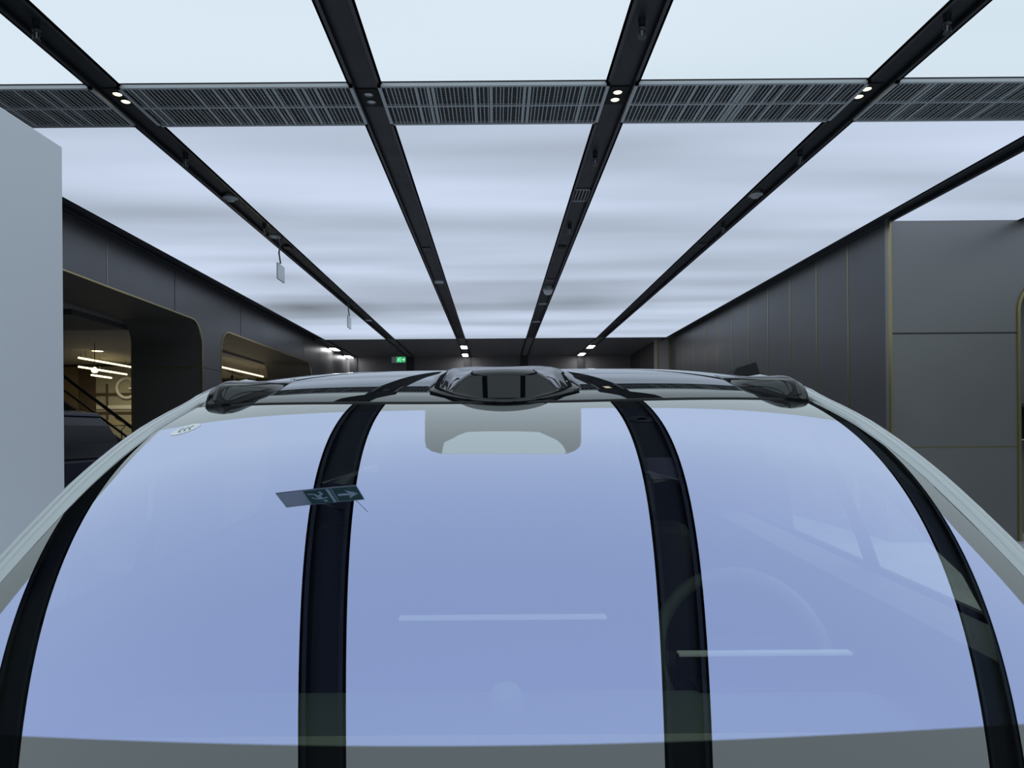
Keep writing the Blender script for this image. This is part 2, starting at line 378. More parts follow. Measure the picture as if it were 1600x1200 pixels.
# --- near right return wall facing the camera, with arched niche
YN = 12.34
def arc(cx, cz, r, a0, a1, n=12): return [(cx + r * math.cos(a0 + (a1 - a0) * i / n), cz + r * math.sin(a0 + (a1 - a0) * i / n)) for i in range(n + 1)]
nx0 = at(1583, 600, YN).x; nx1 = nx0 + 2.6; ntop = at(1640, 432, YN).z
pts = [(XR - .02, FL), (nx0, FL)] + [p for p in arc(nx0 + .62, ntop - .62, .62, PI, PI / 2)] + [p for p in arc(nx1 - .62, ntop - .62, .62, PI / 2, 0)] + [(nx1, FL), (XE, FL), (XE, CH + .05), (XR - .02, CH + .05)]
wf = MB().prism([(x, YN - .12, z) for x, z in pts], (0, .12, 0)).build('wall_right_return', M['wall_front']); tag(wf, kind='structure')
zj = [at(1480, 522, YN).z, at(1480, 698, YN).z]
for k, z in enumerate(zj):
    MB().box((XR, YN - .128, z - (.012 if k == 0 else .008)), (nx0, YN - .115, z + (.012 if k == 0 else .008))).build('panel_joint', M['joint'] if k == 0 else M['gold'], wf)
MB().box((XR - .022, YN - .16, FL), (XR + .008, YN - .10, CH)).build('corner_trim', M['gold'], wf)
path = [(nx0, FL)] + arc(nx0 + .62, ntop - .62, .62, PI, PI / 2) + arc(nx1 - .62, ntop - .62, .62, PI / 2, 0) + [(nx1, FL)]
m = MB(); rs = []
for i, (x, z) in enumerate(path):
    cx = (nx0 + nx1) / 2; cz = 1.5
    if i == 0 or i == len(path) - 1: nrm = Vector((1 if x < cx else -1, 0))
    else:
        a = Vector(path[i + 1]) - Vector(path[i - 1]); nrm = Vector((a.y, -a.x)).normalized()
    o2 = Vector((x, z)); p1 = o2 - nrm * .02; p2 = o2 + nrm * .03
    rs.append([(p1.x, YN - .15, p1.y), (p2.x, YN - .15, p2.y), (p2.x, YN + .02, p2.y), (p1.x, YN + .02, p1.y)])
m.rings(rs, smooth=False); m.build('arch_trim', M['gold'], wf)
# niche box behind
m = MB(); d = .8
m.box((nx0 - .3, YN + d, FL), (nx1 + .3, YN + d + .1, CH)); m.box((nx0 - .3, YN, FL), (nx0 - .1, YN + d, CH)); m.box((nx1 + .1, YN, FL), (nx1 + .3, YN + d, CH)); m.box((nx0 - .3, YN, ntop + .1), (nx1 + .3, YN + d, ntop + .3))
nb = m.build('wall_niche', M['niche']); tag(nb, kind='structure')
sh = empty('wall_shelf', ((nx0 + nx1) / 2, YN + .4, 1.4), 'black open shelf box inside the arched niche at the right edge', 'shelf')
zt, zb_ = at(1595, 630, YN).z, at(1595, 690, YN).z
m = MB().box((nx0 - .08, YN + .1, zt - .06), (nx1 + .08, YN + d - .02, zt)); m.build('top_board', M['fit_dark'], sh)
m = MB().box((nx0 - .08, YN + .1, zb_), (nx1 + .08, YN + d - .02, zb_ + .05)); m.build('bottom_board', M['fit_dark'], sh)
m = MB().box((nx0 - .08, YN + d - .12, zb_), (nx1 + .08, YN + d - .03, zt)); m.build('back_board', M['void'], sh)
m = MB().box((nx0 - .08, YN + .08, zb_ + .02), (nx1 + .08, YN + .1, zb_ + .045)); m.build('front_edge', M['vent_frame'], sh)
# right end wall of the near bay
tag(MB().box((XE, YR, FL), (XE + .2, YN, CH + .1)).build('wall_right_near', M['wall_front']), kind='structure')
# header beam seen over the return wall
# --- left wall: portal with rounded openings
OT = CZ + 2.69; T = 1.68
def opening(y0, y1, r=.55):
    return [(y0, FL)] + arc(y0 + r, OT - r, r, PI, PI / 2) + arc(y1 - r, OT - r, r, PI / 2, 0) + [(y1, FL)]
ops = [(6.6, 16.87), (18.05, 26.9)]
out = [(YR, FL)]
for y0, y1 in ops: out += opening(y0, y1)
out += [(YW, FL), (YW, CH + .08), (YR, CH + .08)]
wl = MB().prism([(XL, y, z) for y, z in out], (-.02, 0, 0)).build('wall_left', M['wall']); tag(wl, kind='structure')
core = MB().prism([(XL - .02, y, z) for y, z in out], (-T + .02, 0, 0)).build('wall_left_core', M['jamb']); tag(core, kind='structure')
for y0, y1 in ops:
    p = opening(y0, y1); m = MB(); rs = []
    for i, (y, z) in enumerate(p):
        if i in (0, len(p) - 1): nr = Vector((1 if i == 0 else -1, 0))
        else: a = Vector(p[i + 1]) - Vector(p[i - 1]); nr = Vector((a.y, -a.x)).normalized()
        q0 = Vector((y, z)) - nr * .012; q1 = Vector((y, z)) + nr * .014
        rs.append([(XL + .012, q0.x, q0.y), (XL + .012, q1.x, q1.y), (XL - .02, q1.x, q1.y), (XL - .02, q0.x, q0.y)])
    m.rings(rs, smooth=False); m.build('opening_trim', M['gold'], wl)
for px, py in ((167, 380), (273, 450), (376, 500), (432, 520), (474, 540), (500, 545), (520, 550)):
    y = at_x(px, py, XL).y
    zb = OT if any(a - .3 < y < b + .3 for a, b in ops) else FL
    MB().box((XL - .005, y - .014, zb), (XL + .004, y + .014, CH)).build('panel_joint', M['joint_l'] if px in (167, 432, 474, 500, 520) else M['joint'], wl)
zl = at_x(330, 577, XL).z
MB().box((XL - .01, 16.87, zl - .012), (XL + .004, 18.05, zl + .012)).build('panel_joint', M['joint'], wl)
MB().box((XL - .02, 16.862, zl - .02), (XL - T, 16.88, zl + .012)).build('panel_joint', M['gold'], core)
MB().box((XL - T + .02, 16.85, 0), (XL - T - .0, 16.885, OT - .5)).build('inner_trim', M['gold'], core)

# --- white partition at the left edge
px_ = at_x(97, 230, -3.5); pz = px_.z; py_ = px_.y
tag(MB().box((-3.72, YF, 0), (-3.5, py_, pz)).build('wall_partition', M['partition'], bevel=.006), kind='structure')

# --- neighbouring hall behind the left portal
HX = XL - T
HC = CZ + 2.62
m = MB().box((-26, 4, HC), (HX, 34, HC + .2)); hc = m.build('ceiling_hall', M['hall_ceiling']); tag(hc, kind='structure')
m = MB().box((-26, 14.6, HC - .12), (HX - .05, 16.8, HC + .01)); m.build('ceiling_band', M['hall_band'], hc)
# far walls of that hall
tag(MB().box((-26, 33.9, FL), (HX, 34.1, HC)).build('wall_hall_far', M['beige']), kind='structure')
tag(MB().box((-26, 4, FL), (-25.8, 34, HC)).build('wall_hall_left', M['brown']), kind='structure')
tag(MB().box((-26, 3.8, FL), (HX, 4, HC)).build('wall_hall_near', M['brown']), kind='structure')
YH = 26.0
def hp(px, py, d=YH): return at(px, py, d)
a = hp(90, 575); b = hp(204, 575)
m = MB().box((hp(60, 0).x, YH, hp(90, 573).z), (hp(212, 0).x, YH + .3, HC)); m.build('bulkhead', M['void'], hc)
m = MB().box((hp(60, 0).x, YH + .1, FL), (hp(118, 0).x, YH + .3, hp(90, 573).z)); wb = m.build('wall_hall_beige', mat('hall_khaki', (0.16, 0.125, 0.06), 0.7)); tag(wb, kind='structure')
m = MB().box((hp(118, 0).x, YH + .05, FL), (hp(143, 0).x, YH + .3, hp(90, 573).z)); wb = m.build('wall_hall_brown', M['brown']); tag(wb, kind='structure')
# shopfront window with pale letter
sf = empty('shopfront_window', (hp(175, 0).x, YH + .1, FL), 'dim beige shopfront window with a big pale round letter, seen through the left opening', 'shop window')
m = MB().box((hp(143, 0).x, YH + .1, FL), (hp(215, 0).x, YH + .2, hp(90, 573).z)); m.build('pane', mat('shop_glass', (0.33, 0.32, 0.24), 0.3), sf)
for py, tt, mm in ((636, .07, 'letter'), (616, .05, 'brown'), (645, .04, 'brown'), (660, .1, 'beige')):
    z = hp(175, py).z; MB().box((hp(144, 0).x, YH + .06, z - tt), (hp(214, 0).x, YH + .1, z + tt)).build('shelf_line', M[mm], sf)
x = hp(161, 0).x; MB().box((x - .03, YH + .05, 0), (x + .03, YH + .1, hp(161, 600).z)).build('mullion', M['brown'], sf)
cc = hp(197, 606); r = .36
pts = [(cc.x + r * math.cos(t), YH + .03, cc.z + r * 1.0 * math.sin(t)) for t in [math.radians(a_) for a_ in range(50, 331, 14)]]
m = MB().tube(pts, .055, 8); m.tube([pts[-1], (cc.x + r * .87, YH + .03, cc.z - .02), (cc.x + .08, YH + .03, cc.z - .02)], .045, 8)
m.build('letter', M['letter'], sf)
# second opening: far beige wall pieces and dark soffit
YH2 = 33.0
m = MB().box((at(330, 0, YH2).x, YH2 - .1, at(350, 571, YH2).z), (at(440, 0, YH2).x, YH2, HC)); m.build('bulkhead', M['void'], hc)
for i, (x0, x1, y0, y1, mm) in enumerate(((330, 368, 591, 600, 'brown'), (400, 430, 591, 598, 'brown'), (362, 369, 588, 640, 'brown'), (388, 389.5, 573, 640, 'brown'))):
    p = at(x0, y1, YH2); q = at(x1, y0, YH2)
    MB().box((p.x, YH2 - .06, p.z), (q.x, YH2 + .2, q.z)).build('wall_band', M[mm], hc)

# pendant tubes
def tube_light(p0, p1, zr, label):
    a = at_z(*p0, zr); b = at_z(*p1, zr); c = (a + b) / 2
    o = empty('linear_pendant_light', c, label, 'pendant light', 'warm linear lights in the neighbouring hall')
    MB().tube([a, b], .028, 8).build('tube', M['tube'], o)
    for t in (.12, .88):
        q = a.lerp(b, t); MB().tube([q, (q.x, q.y, HC)], .006, 6).build('suspension', M['cable'], o)
tube_light((123, 559), (205, 573.5), 2.36, 'uppermost warm linear light through the near left opening, the longest of them')
tube_light((123, 573), (145, 576.5), 2.2, 'short warm linear light near the partition, left of the round spot')
tube_light((150, 577.5), (198, 585), 2.2, 'warm linear light right of the round spot, below the longest one')
tube_light((143, 586), (174, 590.5), 2.05, 'lowest short warm linear light, over the shopfront window')
tube_light((340, 572), (411, 588.5), 2.3, 'yellow linear light through the far left opening')
def spot(px, py, zr, label, rr=.09):
    c = at_z(px, py, zr); o = empty('ceiling_spotlight', c, label, 'spotlight')
    MB().lathe([(rr, 0), (rr * .9, -.02)], c + Vector((0, 0, .01))).build('lens', M['lens_warm'], o)
    MB().lathe([(rr * 1.25, .012), (rr * 1.25, .0), (rr * 1.02, 0), (rr * 1.02, .012)], c).build('rim', M['fit_grey'], o)
spot(152.5, 548.5, 2.6, 'single round recessed light above the warm linear lights', .16)
c = at(148, 579, 20); o = empty('track_spotlight', c, 'small glowing round spot hanging between the warm linear lights', 'spotlight')
MB().lathe([(0.02, -.07), (.07, -.05), (.09, 0), (.06, .06), (.02, .1)], c).build('lamp', M['lens_warm'], o)
MB().tube([c, (c.x, c.y, HC)], .01).build('stem', M['cable'], o)
c = at(363, 590, 29); o = empty('track_spotlight', c, 'black track spotlight hanging under a bar in the far left opening', 'spotlight')
MB().lathe([(0.05, -.14), (.07, -.1), (.07, .06), (.03, .1)], c).build('lamp', M['cable'], o)
MB().tube([at(345, 577, 29) , at(380, 587, 29)], .018).build('bar', M['cable'], o)
MB().tube([c, (c.x, c.y, HC)], .01).build('stem', M['cable'], o)
# escalator
ye = 19.0
e = empty('escalator', at(150, 660, ye), 'escalator side with black sloping handrails beyond the near left opening', 'escalator'); e.location.z = FL
for (p0, p1, r) in (((60, 558), (235, 690), .045), ((60, 580), (215, 695), .03)):
    MB().tube([at(*p0, ye), at(*p1, ye)], r).build('handrail', M['cable'], e)
q = [at(60, 600, ye), at(205, 700, ye), at(235, 700, ye), at(235, 700, ye), at(60, 640, ye)]; q[3].z = FL; q[4].z = FL; q[2].z = .6
MB().prism(q, (0, .15, 0)).build('side_panel', M['hall_band'], e)
a = at(180, 653, 17); b = at(194, 661, 17); c2 = at(195, 667, 17); d2 = at(190, 672, 17)
o = empty('brass_rail', (a.x, a.y, 0), 'thin bent brass rail beside the dark parked car', 'rail')
MB().tube([a, b, c2, d2], .012).build('bar', M['gold'], o); MB().tube([d2, (d2.x, d2.y, FL)], .012).build('post', M['cable'], o)

# hall fill: the hall's own lamps
def area(name, loc, size, e_, col, rot=(0, 0, 0), sy=None):
    l = bpy.data.lights.new(name, 'AREA'); l.energy = e_; l.color = col; l.size = size
    if sy: l.shape = 'RECTANGLE'; l.size_y = sy
    o = bpy.data.objects.new(name, l); COL.objects.link(o); o.location = loc; o.rotation_euler = rot; return o
area('hall_lamp', (-13, 24, HC - .3), 1.5, 60, (1, .86, .6)); area('hall_lamp', (-10.9, 30.5, HC - .3), 1.5, 170, (1, .86, .6))

# ================================================================== CEILING FITTINGS (all hang from the channels)
ZC = CH + .05
def zc(px, py): return at_z(px, py, H + .05)
def put(root, p, label, group=None):
    root.location = p; tag(root, label); 
    if group: root['group'] = group
# sprinkler prototype
def mk_sprinkler():
    o = empty('fire_sprinkler', (0, 0, 0), 'x', 'sprinkler', 'pendent sprinklers under the ceiling strips')
    MB().lathe([(.034, 0), (.034, -.02), (.03, -.03), (.03, -.06)], n=16).build('collar', M['fit_dark'], o)
    MB().lathe([(.02, -.06), (.036, -.072), (.036, -.084), (.018, -.10)], n=16).build('flange', M['fit_dark'], o)
    m = MB(); m.tube([(-.02, 0, -.09), (-.032, 0, -.125), (-.012, 0, -.165)], .006, 6); m.tube([(.02, 0, -.09), (.032, 0, -.125), (.012, 0, -.165)], .006, 6); m.build('frame_arms', M['fit_dark'], o)
    MB().lathe([(.008, -.09), (.008, -.16)], n=8).build('bulb', M['fit_grey'], o)
    MB().lathe([(.036, -.165), (.036, -.171)], n=16).build('deflector', M['fit_dark'], o)
    return o
sp = mk_sprinkler()
L = [((57, 33), 'sprinkler near the top left corner of the photo'), ((1003, 30), 'sprinkler near the top of the strip right of the middle'), ((1480, 22), 'sprinkler at the top of the strip near the right corner'),
     ((290, 240), 'sprinkler on the left strip, just beyond the vents'), ((930, 238), 'sprinkler beyond the vents on the strip right of the middle'), ((1250, 236), 'sprinkler on the right strip, just beyond the vents'),
     ((413, 350), 'small distant sprinkler on the left strip between two smoke detectors'), ((890, 350), 'small distant sprinkler below the little slotted grille'), ((1130, 348), 'small distant sprinkler on the right strip below the smoke detector')]
for i, (p, l) in enumerate(L):
    o = sp if i == 0 else copy_tree(sp); put(o, zc(*p), l)
# twin downlights
def mk_down(lit):
    o = empty('twin_downlight', (0, 0, 0), 'x', 'downlight', 'twin downlights level with the vents')
    MB().box((-.11, -.2, -.012), (.11, .2, 0)).build('plate', M['void'], o)
    for s in (-1, 1): MB().lathe([(.046, -.013), (.04, -.018), (.0, -.02)], (0, s * .085, 0), 20).build('lamp', M['lens_warm' if lit else 'lens_dim'], o)
    for s in (-1, 1): MB().lathe([(.056, -.012), (.056, -.018), (.047, -.018), (.047, -.012)], (0, s * .085, 0), 20).build('ring', M['fit_dark'], o)
    return o
d1 = mk_down(True); d0 = mk_down(False)
put(d1, zc(190, 151), 'lit warm twin downlight at the left strip, beside the vents')
put(d0, zc(578, 152), 'unlit twin downlight left of the middle vent')
o = copy_tree(d1); put(o, zc(963, 148), 'lit twin downlight right of the middle vent')
o = copy_tree(d1); put(o, zc(1348, 143), 'lit twin downlight at the right strip, beside the vents')
# smoke detectors
def mk_det():
    o = empty('smoke_detector', (0, 0, 0), 'x', 'smoke detector', 'smoke detectors on the ceiling strips')
    MB().lathe([(.085, 0), (.085, -.03)], n=24).build('base', M['fit_grey'], o)
    MB().lathe([(.11, -.03), (.115, -.05), (.07, -.066), (.055, -.09), (.03, -.098)], n=24).build('head', M['fit_grey'], o)
    return o
sd = mk_det()
put(sd, zc(360, 305), 'pale smoke detector on the left strip, the nearer one')
o = copy_tree(sd); put(o, zc(1180, 300), 'pale smoke detector on the right strip')
o = empty('ceiling_speaker', zc(428, 369), 'round pale ceiling speaker on the left strip, above the hanging sign', 'speaker')
c = world_loc(o); MB().lathe([(.13, 0), (.13, -.02), (.09, -.03), (.085, -.012)], c, 28).build('ring', M['fit_grey'], o); MB().lathe([(.085, -.008), (.05, -.02)], c, 24).build('grille', M['vent'], o)
o = empty('dome_camera', zc(856, 448), 'pale dome camera on the strip right of the middle', 'camera'); c = world_loc(o)
MB().lathe([(.13, 0), (.13, -.08), (.12, -.1)], c, 24).build('base', M['fit_grey'], o); MB().lathe([(.11, -.1), (.1, -.16), (.06, -.2), (.01, -.21)], c, 24).build('dome', M['fit_white'], o)
# small slotted grille
g = empty('slotted_grille', zc(907, 304), 'small slotted pale grille on the strip right of the middle', 'grille'); c = world_loc(g)
m = MB(); hw, hl = .125, .28
m.box(c + Vector((-hw, -hl, -.02)), c + Vector((hw, -hl + .03, 0))); m.box(c + Vector((-hw, hl - .03, -.02)), c + Vector((hw, hl, 0)))
m.box(c + Vector((-hw, -hl, -.02)), c + Vector((-hw + .015, hl, 0))); m.box(c + Vector((hw - .015, -hl, -.02)), c + Vector((hw, hl, 0))); m.build('frame', M['fit_grey'], g)
m = MB()
for i in range(1, 5):
    x = -hw + 2 * hw * i / 5; m.box(c + Vector((x - .006, -hl, -.018)), c + Vector((x + .006, hl, -.004)))
m.build('bars', M['fit_grey'], g)
MB().box(c + Vector((-hw, -hl, -.003)), c + Vector((hw, hl, 0))).build('backing', M['void'], g)
# flat plates across the strips
def plate(px, py, w_, l_, label, mm, group=None, th=.02):
    p = zc(px, py); m = MB().box(p + Vector((-w_ / 2, -l_ / 2, -th)), p + Vector((w_ / 2, l_ / 2, 0)))
    o = m.build('junction_plate', M[mm], loc=p, bevel=.003); tag(o, label, 'cover plate', 'cover plates on the ceiling strips')
plate(858, 437, .26, .25, 'faint grey plate just beyond the dome camera', 'lip')
plate(849, 474, .32, .22, 'pale bar across the strip, before the dome camera', 'fit_grey')
plate(838, 502, .26, .22, 'thin grey bar across the strip, farther than the pale one', 'vent')
plate(685, 440, .24, .3, 'grey plate on the strip left of the middle', 'vent')
plate(667, 388, .16, .2, 'small dark plate on the strip left of the middle, nearer than the grey one', 'lip')
plate(710, 506, .2, .3, 'very distant dark plate on the strip left of the middle', 'lip')
plate(573, 500, .3, .3, 'grey plate far along the left strip, past the hanging signs', 'vent')
plate(1094, 382, .2, .25, 'small dark plate on the right strip', 'lip')
plate(964, 503, .2, .5, 'distant grey plate near the end of the right strip', 'lip')
plate(450, 384, .14, .2, 'small dark box on the left strip beside the hanging sign', 'fit_dark', th=.05)
plate(878, 385, .16, .2, 'small dark hatch on the strip right of the middle', 'void')
# fittings above the car, visible only as reflections in the windshield
p = Vector((1.34, 4.95, ZC)); o = empty('ceiling_speaker', p, 'dark round ceiling speaker, seen mirrored high in the right black band of the windshield', 'speaker')
MB().lathe([(.14, 0), (.14, -.02), (.12, -.03)], p, 32).build('ring', M['fit_dark'], o); MB().lathe([(.12, -.028), (.05, -.03)], p, 24).build('grille', M['vent'], o)
p = Vector((1.32, 3.42, ZC)); m = MB().box(p + Vector((-.145, -.24, -.03)), p + Vector((.145, .24, 0)))
tag(m.build('access_hatch', mat('hatch_grey', (0.09, 0.085, 0.10), 0.5), loc=p, bevel=.02), 'dark rounded hatch, seen mirrored below the speaker in the windshield', 'hatch')

# bright twin lamps at the far end
def twin_far(px, py, label):
    p = at_z(px, py, H - .0); o = empty('square_lamp', p, label, 'lamp', 'bright lamps at the far end of the strips')
    MB().box(p + Vector((-.17, -.55, -.03)), p + Vector((.17, .55, .03))).build('housing', M['fit_dark'], o)
    MB().box(p + Vector((-.12, -.45, -.04)), p + Vector((.12, .45, -.028))).build('diffuser', M['lamp_white'], o, bevel=.01)
for (x, y, l) in ((725, 541.5, 'bright lamp on the strip left of the middle, upper of two'), (727, 554, 'bright lamp on the strip left of the middle, lower of two'),
                  (923, 541, 'bright lamp at the end of the right strip, upper of two'), (909, 552.5, 'bright lamp at the end of the right strip, lower of two'),
                  (523, 545, 'bright lamp against the left wall, upper of two'), (545, 556.5, 'bright lamp against the left wall, lower of two')): twin_far(x, y, l)

# hanging signs
def hang_sign(px, ytop, ybot, label, d):
    p = at(px, ytop, d); q = at(px, ybot, d)
    o = empty('hanging_sign', (p.x, p.y, p.z), label, 'sign', 'slim signs hanging under the left strip')
    hgt = p.z - q.z
    MB().obox((p.x, p.y, (p.z + q.z) / 2), (0, .42, 0), (.025, 0, 0), (0, 0, hgt)).build('panel', M['sign_body'], o, bevel=.004)
    MB().tube([(p.x + .03, p.y - .1, p.z), (p.x + .0, p.y - .1, p.z + .2), (p.x + .05, p.y - .05, CH + .05)], .014, 8).build('cable', M['cable'], o)
    MB().tube([(p.x - .06, p.y + .15, p.z), (p.x - .06, p.y + .15, CH + .05)], .004, 6).build('wire', M['fit_grey'], o)
hang_sign(438.5, 414, 439, 'slim pale sign hanging edge-on under the left strip, nearer of two', 13.0)
hang_sign(545.5, 495, 513, 'slim pale sign hanging edge-on under the left strip, farther of two', 19.3)
def glyph_man(m, c, s, ux=Vector((1, 0, 0))):
    up = Vector((0, 0, 1)); n = Vector((0, -1, 0))
    def seg(a, b, t):
        a = c + ux * a[0] * s + up * a[1] * s; b = c + ux * b[0] * s + up * b[1] * s; d = b - a; q = d.cross(n).normalized() * t * s
        m.obox((a + b) / 2, d, q, n * .006)
    seg((.03, .18), (-.05, -.05), .13); seg((-.05, -.05), (.1, -.17), .08); seg((.1, -.17), (.06, -.36), .07); seg((-.05, -.05), (-.12, -.22), .08); seg((-.12, -.22), (-.3, -.26), .07)
    seg((.03, .16), (.2, .06), .06); seg((.02, .16), (-.18, .1), .06); seg((-.18, .1), (-.24, -.02), .05); seg((.06, .26), (.11, .36), .11)
def exit_sign(c, wd, ht, label, lit):
    o = empty('exit_sign', c, label, 'exit sign'); th = .02; n0 = len(bpy.data.objects)
    body = M['fit_grey'] if lit else M['sign_body']
    MB().box(c + Vector((-wd / 2, -th / 2, -ht / 2)), c + Vector((wd / 2, th / 2, ht / 2))).build('board', body, o, bevel=.003)
    y = -th / 2 - .003
    g = MB().box(c + Vector((-wd * .16, y, -ht * .46)), c + Vector((wd * .17, y + .002, ht * .46))); g.build('pictogram_field', M['green' if lit else 'sign_green'], o)
    MB().box(c + Vector((wd * .19, y, -ht * .46)), c + Vector((wd * .49, y + .002, ht * .46))).build('arrow_field', M['green' if lit else 'sign_green'], o)
    pm = M['greenlit' if lit else 'sign_pale']
    m = MB(); glyph_man(m, c + Vector((0, y - .004, 0)), ht * .95)
    m.box(c + Vector((wd * .12, y - .006, -ht * .46)), c + Vector((wd * .155, y - .002, ht * .46))); m.build('running_figure', pm, o)
    m = MB(); a = c + Vector((wd * .22, y - .005, 0)); m.box(a + Vector((0, 0, -ht * .07)), a + Vector((wd * .14, .003, ht * .07)))
    m.prism([a + Vector((wd * .11, 0, ht * .3)), a + Vector((wd * .25, 0, 0)), a + Vector((wd * .11, 0, -ht * .3)), a + Vector((wd * .15, 0, 0))], (0, .003, 0)); m.build('arrow', pm, o)
    cx = -wd * .2 if lit else -wd * .22
    if not lit:      # the board hangs askew on its wires, face tipped down
        rot = Matrix.Rotation(math.radians(24), 3, 'X'); rz = Matrix.Rotation(math.radians(9), 3, 'Z')
        for k in [k for k in bpy.data.objects if k.parent == o]:
            for v in k.data.vertices: v.co = rz @ (rot @ v.co)
    MB().tube([c + Vector((cx, 0, ht / 2)), c + Vector((cx + .02, 0, ht / 2 + .08)), c + Vector((cx + .06, .03, ht / 2 + .2)), Vector((c.x + cx + .12, c.y + .05, CH + .05))], .013, 8).build('cable', M['cable'], o)
    m = MB(); m.tube([c + Vector((wd * .38, 0, ht / 2)), Vector((c.x + wd * .38, c.y, CH + .05))], .003, 6); m.build('wire', M['fit_grey'], o)
exit_sign(at(623, 562, 28.3), .56, .24, 'lit green exit sign with running figure at the far end of the left strip', True)
exit_sign(Vector((-1.25, 2.66, CZ + 3.0)), .58, .26, 'unlit exit sign above the car, seen mirrored in the left of the windshield', False)

# ================================================================== THE CAR
XC = 0.02
Q = [0.07817510784563823, 0.34272729151557163, -0.32248409710397374, 0.014207825085821154, 0.09913560099441258, -0.09303525239106862, -0.038048379841955624, -0.08436211786544814, 0.005654587507599629, -0.0005956216344321136, -0.006419669925805476]
YT = 1.6
def wz(x, y):                                   # windshield height (rel) over x, y
    zt, a, b, c, d, e, g, h, k, l, m = Q; s = y - YT; x = x - XC; X = x ** 2
    return zt + a * s + b * s * s + g * s ** 3 + c * X + d * X * s + e * X * X + h * X * X * s + k * x + l * x * s + m * x * X
def hit_ws(px, py):
    rx, rz = ray(px, py); t = 1.2
    for _ in range(60):
        f0 = rz * t - wz(rx * t, t); f1 = rz * (t + 1e-4) - wz(rx * (t + 1e-4), t + 1e-4)
        t = min(3, max(.3, t - max(-.2, min(.2, f0 / ((f1 - f0) / 1e-4)))))
    return (rx * t, t)
def ytop(x): X = (x - XC) ** 2; return 1.568 + .07 * X
HWY = [.50, .70, .90, 1.07, 1.12, 1.2, 1.3, 1.4, 1.5, 1.56, 1.62]
HWX = [.835, .815, .795, .781, .776, .769, .761, .748, .731, .714, .697]
def hw(y): return float(np.interp(y, HWY, HWX))
def cabin_c(s): return -.005 + .0
RY = [YT, 2.0, 2.3, 3.2, 4.0, 4.3]
def roof_z(x, y):
    s = y - YT; X = (x - XC) ** 2; zt, a, b, c, d, e, g, h, k1, l1, m1 = Q
    if s <= 0: return wz(x, y)
    sp_ = .68
    if s < sp_: z = zt + a * s - .25 * s * s
    else: z = zt + a * sp_ - .25 * sp_ * sp_ - .012 * (s - sp_) ** 2 * 1.0
    k = min(s, 1.0)
    xx = x - XC; return z + (c - .03 * k + d * min(s, .12)) * X + (e - .10 * k) * X * X + k1 * xx + m1 * xx * X
def hwr(y): return hw(y) if y <= 1.62 else float(np.interp(y, [1.62, 1.8, 2.1, 3.2, 4.2], [.695, .70, .715, .71, .66]))

car = empty('car', (XC, 2.0, 0), 'silver-white car nearest the camera with mirror-like windshield and roof sensors', 'car')

# windshield mesh with zone attributes
def sd_poly(p, poly):
    x, y = p; n = len(poly); dmin = 1e9; ins = False
    for i in range(n):
        x0, y0 = poly[i]; x1, y1 = poly[(i + 1) % n]
        ex, ey = x1 - x0, y1 - y0; t = max(0, min(1, ((x - x0) * ex + (y - y0) * ey) / (ex * ex + ey * ey)))
        dmin = min(dmin, (x - x0 - t * ex) ** 2 + (y - y0 - t * ey) ** 2)
        if (y0 > y) != (y1 > y) and x < (x1 - x0) * (y - y0) / (y1 - y0) + x0: ins = not ins
    return math.sqrt(dmin) * (1 if ins else -1)
cut = [hit_ws(*p) for p in ((665, 634), (664, 660), (664, 690), (666, 699), (674, 705), (689, 709), (886, 709), (899, 704), (906, 698), (908, 690), (908, 660), (908, 634))]
lite = [hit_ws(*p) for p in ((690, 709), (692, 700), (694, 691), (706, 686), (716, 680), (730, 675), (760, 674), (810, 674), (842, 675), (858, 682), (871, 688), (880, 697), (886, 709))]
ux = np.concatenate([np.linspace(-1, 1, 261)]); NU = len(ux); NV = 170
verts = []; coat = []; brk = []
for j in range(NV):
    v = j / (NV - 1)
    for u in ux:
        x = XC + u * .75; yt = ytop(x) if abs(u) < .97 else ytop(x)
        y = .50 + (yt - .50) * v
        x = XC + u * hw(y); y = .50 + (ytop(x) - .50) * v; x = XC + u * hw(y)
        verts.append((x - XC, y - 2.0, wz(x, y) + CZ))
        dx = abs(x - XC)
        r0 = [hw(y) - float(np.interp(y, [1.15, 1.3, 1.5], [.046, .038, .010])) - dx, y - (.825 + .10 * dx * dx), (1.526 - .02 * dx * dx - .12 * dx ** 4) - y]
        s0 = min(r0)
        sc = sd_poly((x, y), cut) if y > 1.2 and dx < .25 else -1
        coat.append(min(s0, -sc)); brk.append(sd_poly((x, y), lite) if y > 1.2 and dx < .2 else -1)
faces = [(j * NU + i, j * NU + i + 1, (j + 1) * NU + i + 1, (j + 1) * NU + i) for j in range(NV - 1) for i in range(NU - 1)]
me = bpy.data.meshes.new('windshield'); me.from_pydata(verts, [], faces); me.materials.append(M['windshield'])
me.polygons.foreach_set('use_smooth', [True] * len(faces))
for nm, dat in (('coat', coat), ('bracket', brk)):
    at_ = me.attributes.new(nm, 'FLOAT', 'POINT'); at_.data.foreach_set('value', dat)
# exact analytic normals keep the mirrored strips clean
eps = 1e-4; nrm = []
for (x, y, z) in verts:
    X, Y = x + XC, y + 2.0; zx = (wz(X + eps, Y) - wz(X - eps, Y)) / (2 * eps); zy = (wz(X, Y + eps) - wz(X, Y - eps)) / (2 * eps)
    nrm.append(Vector((-zx, -zy, 1)).normalized())
me.normals_split_custom_set_from_vertices(nrm)
ws = bpy.data.objects.new('windshield', me); COL.objects.link(ws); ws.parent = car
ws['label'] = 'laminated windshield with violet-blue reflecting coat and black printed border'

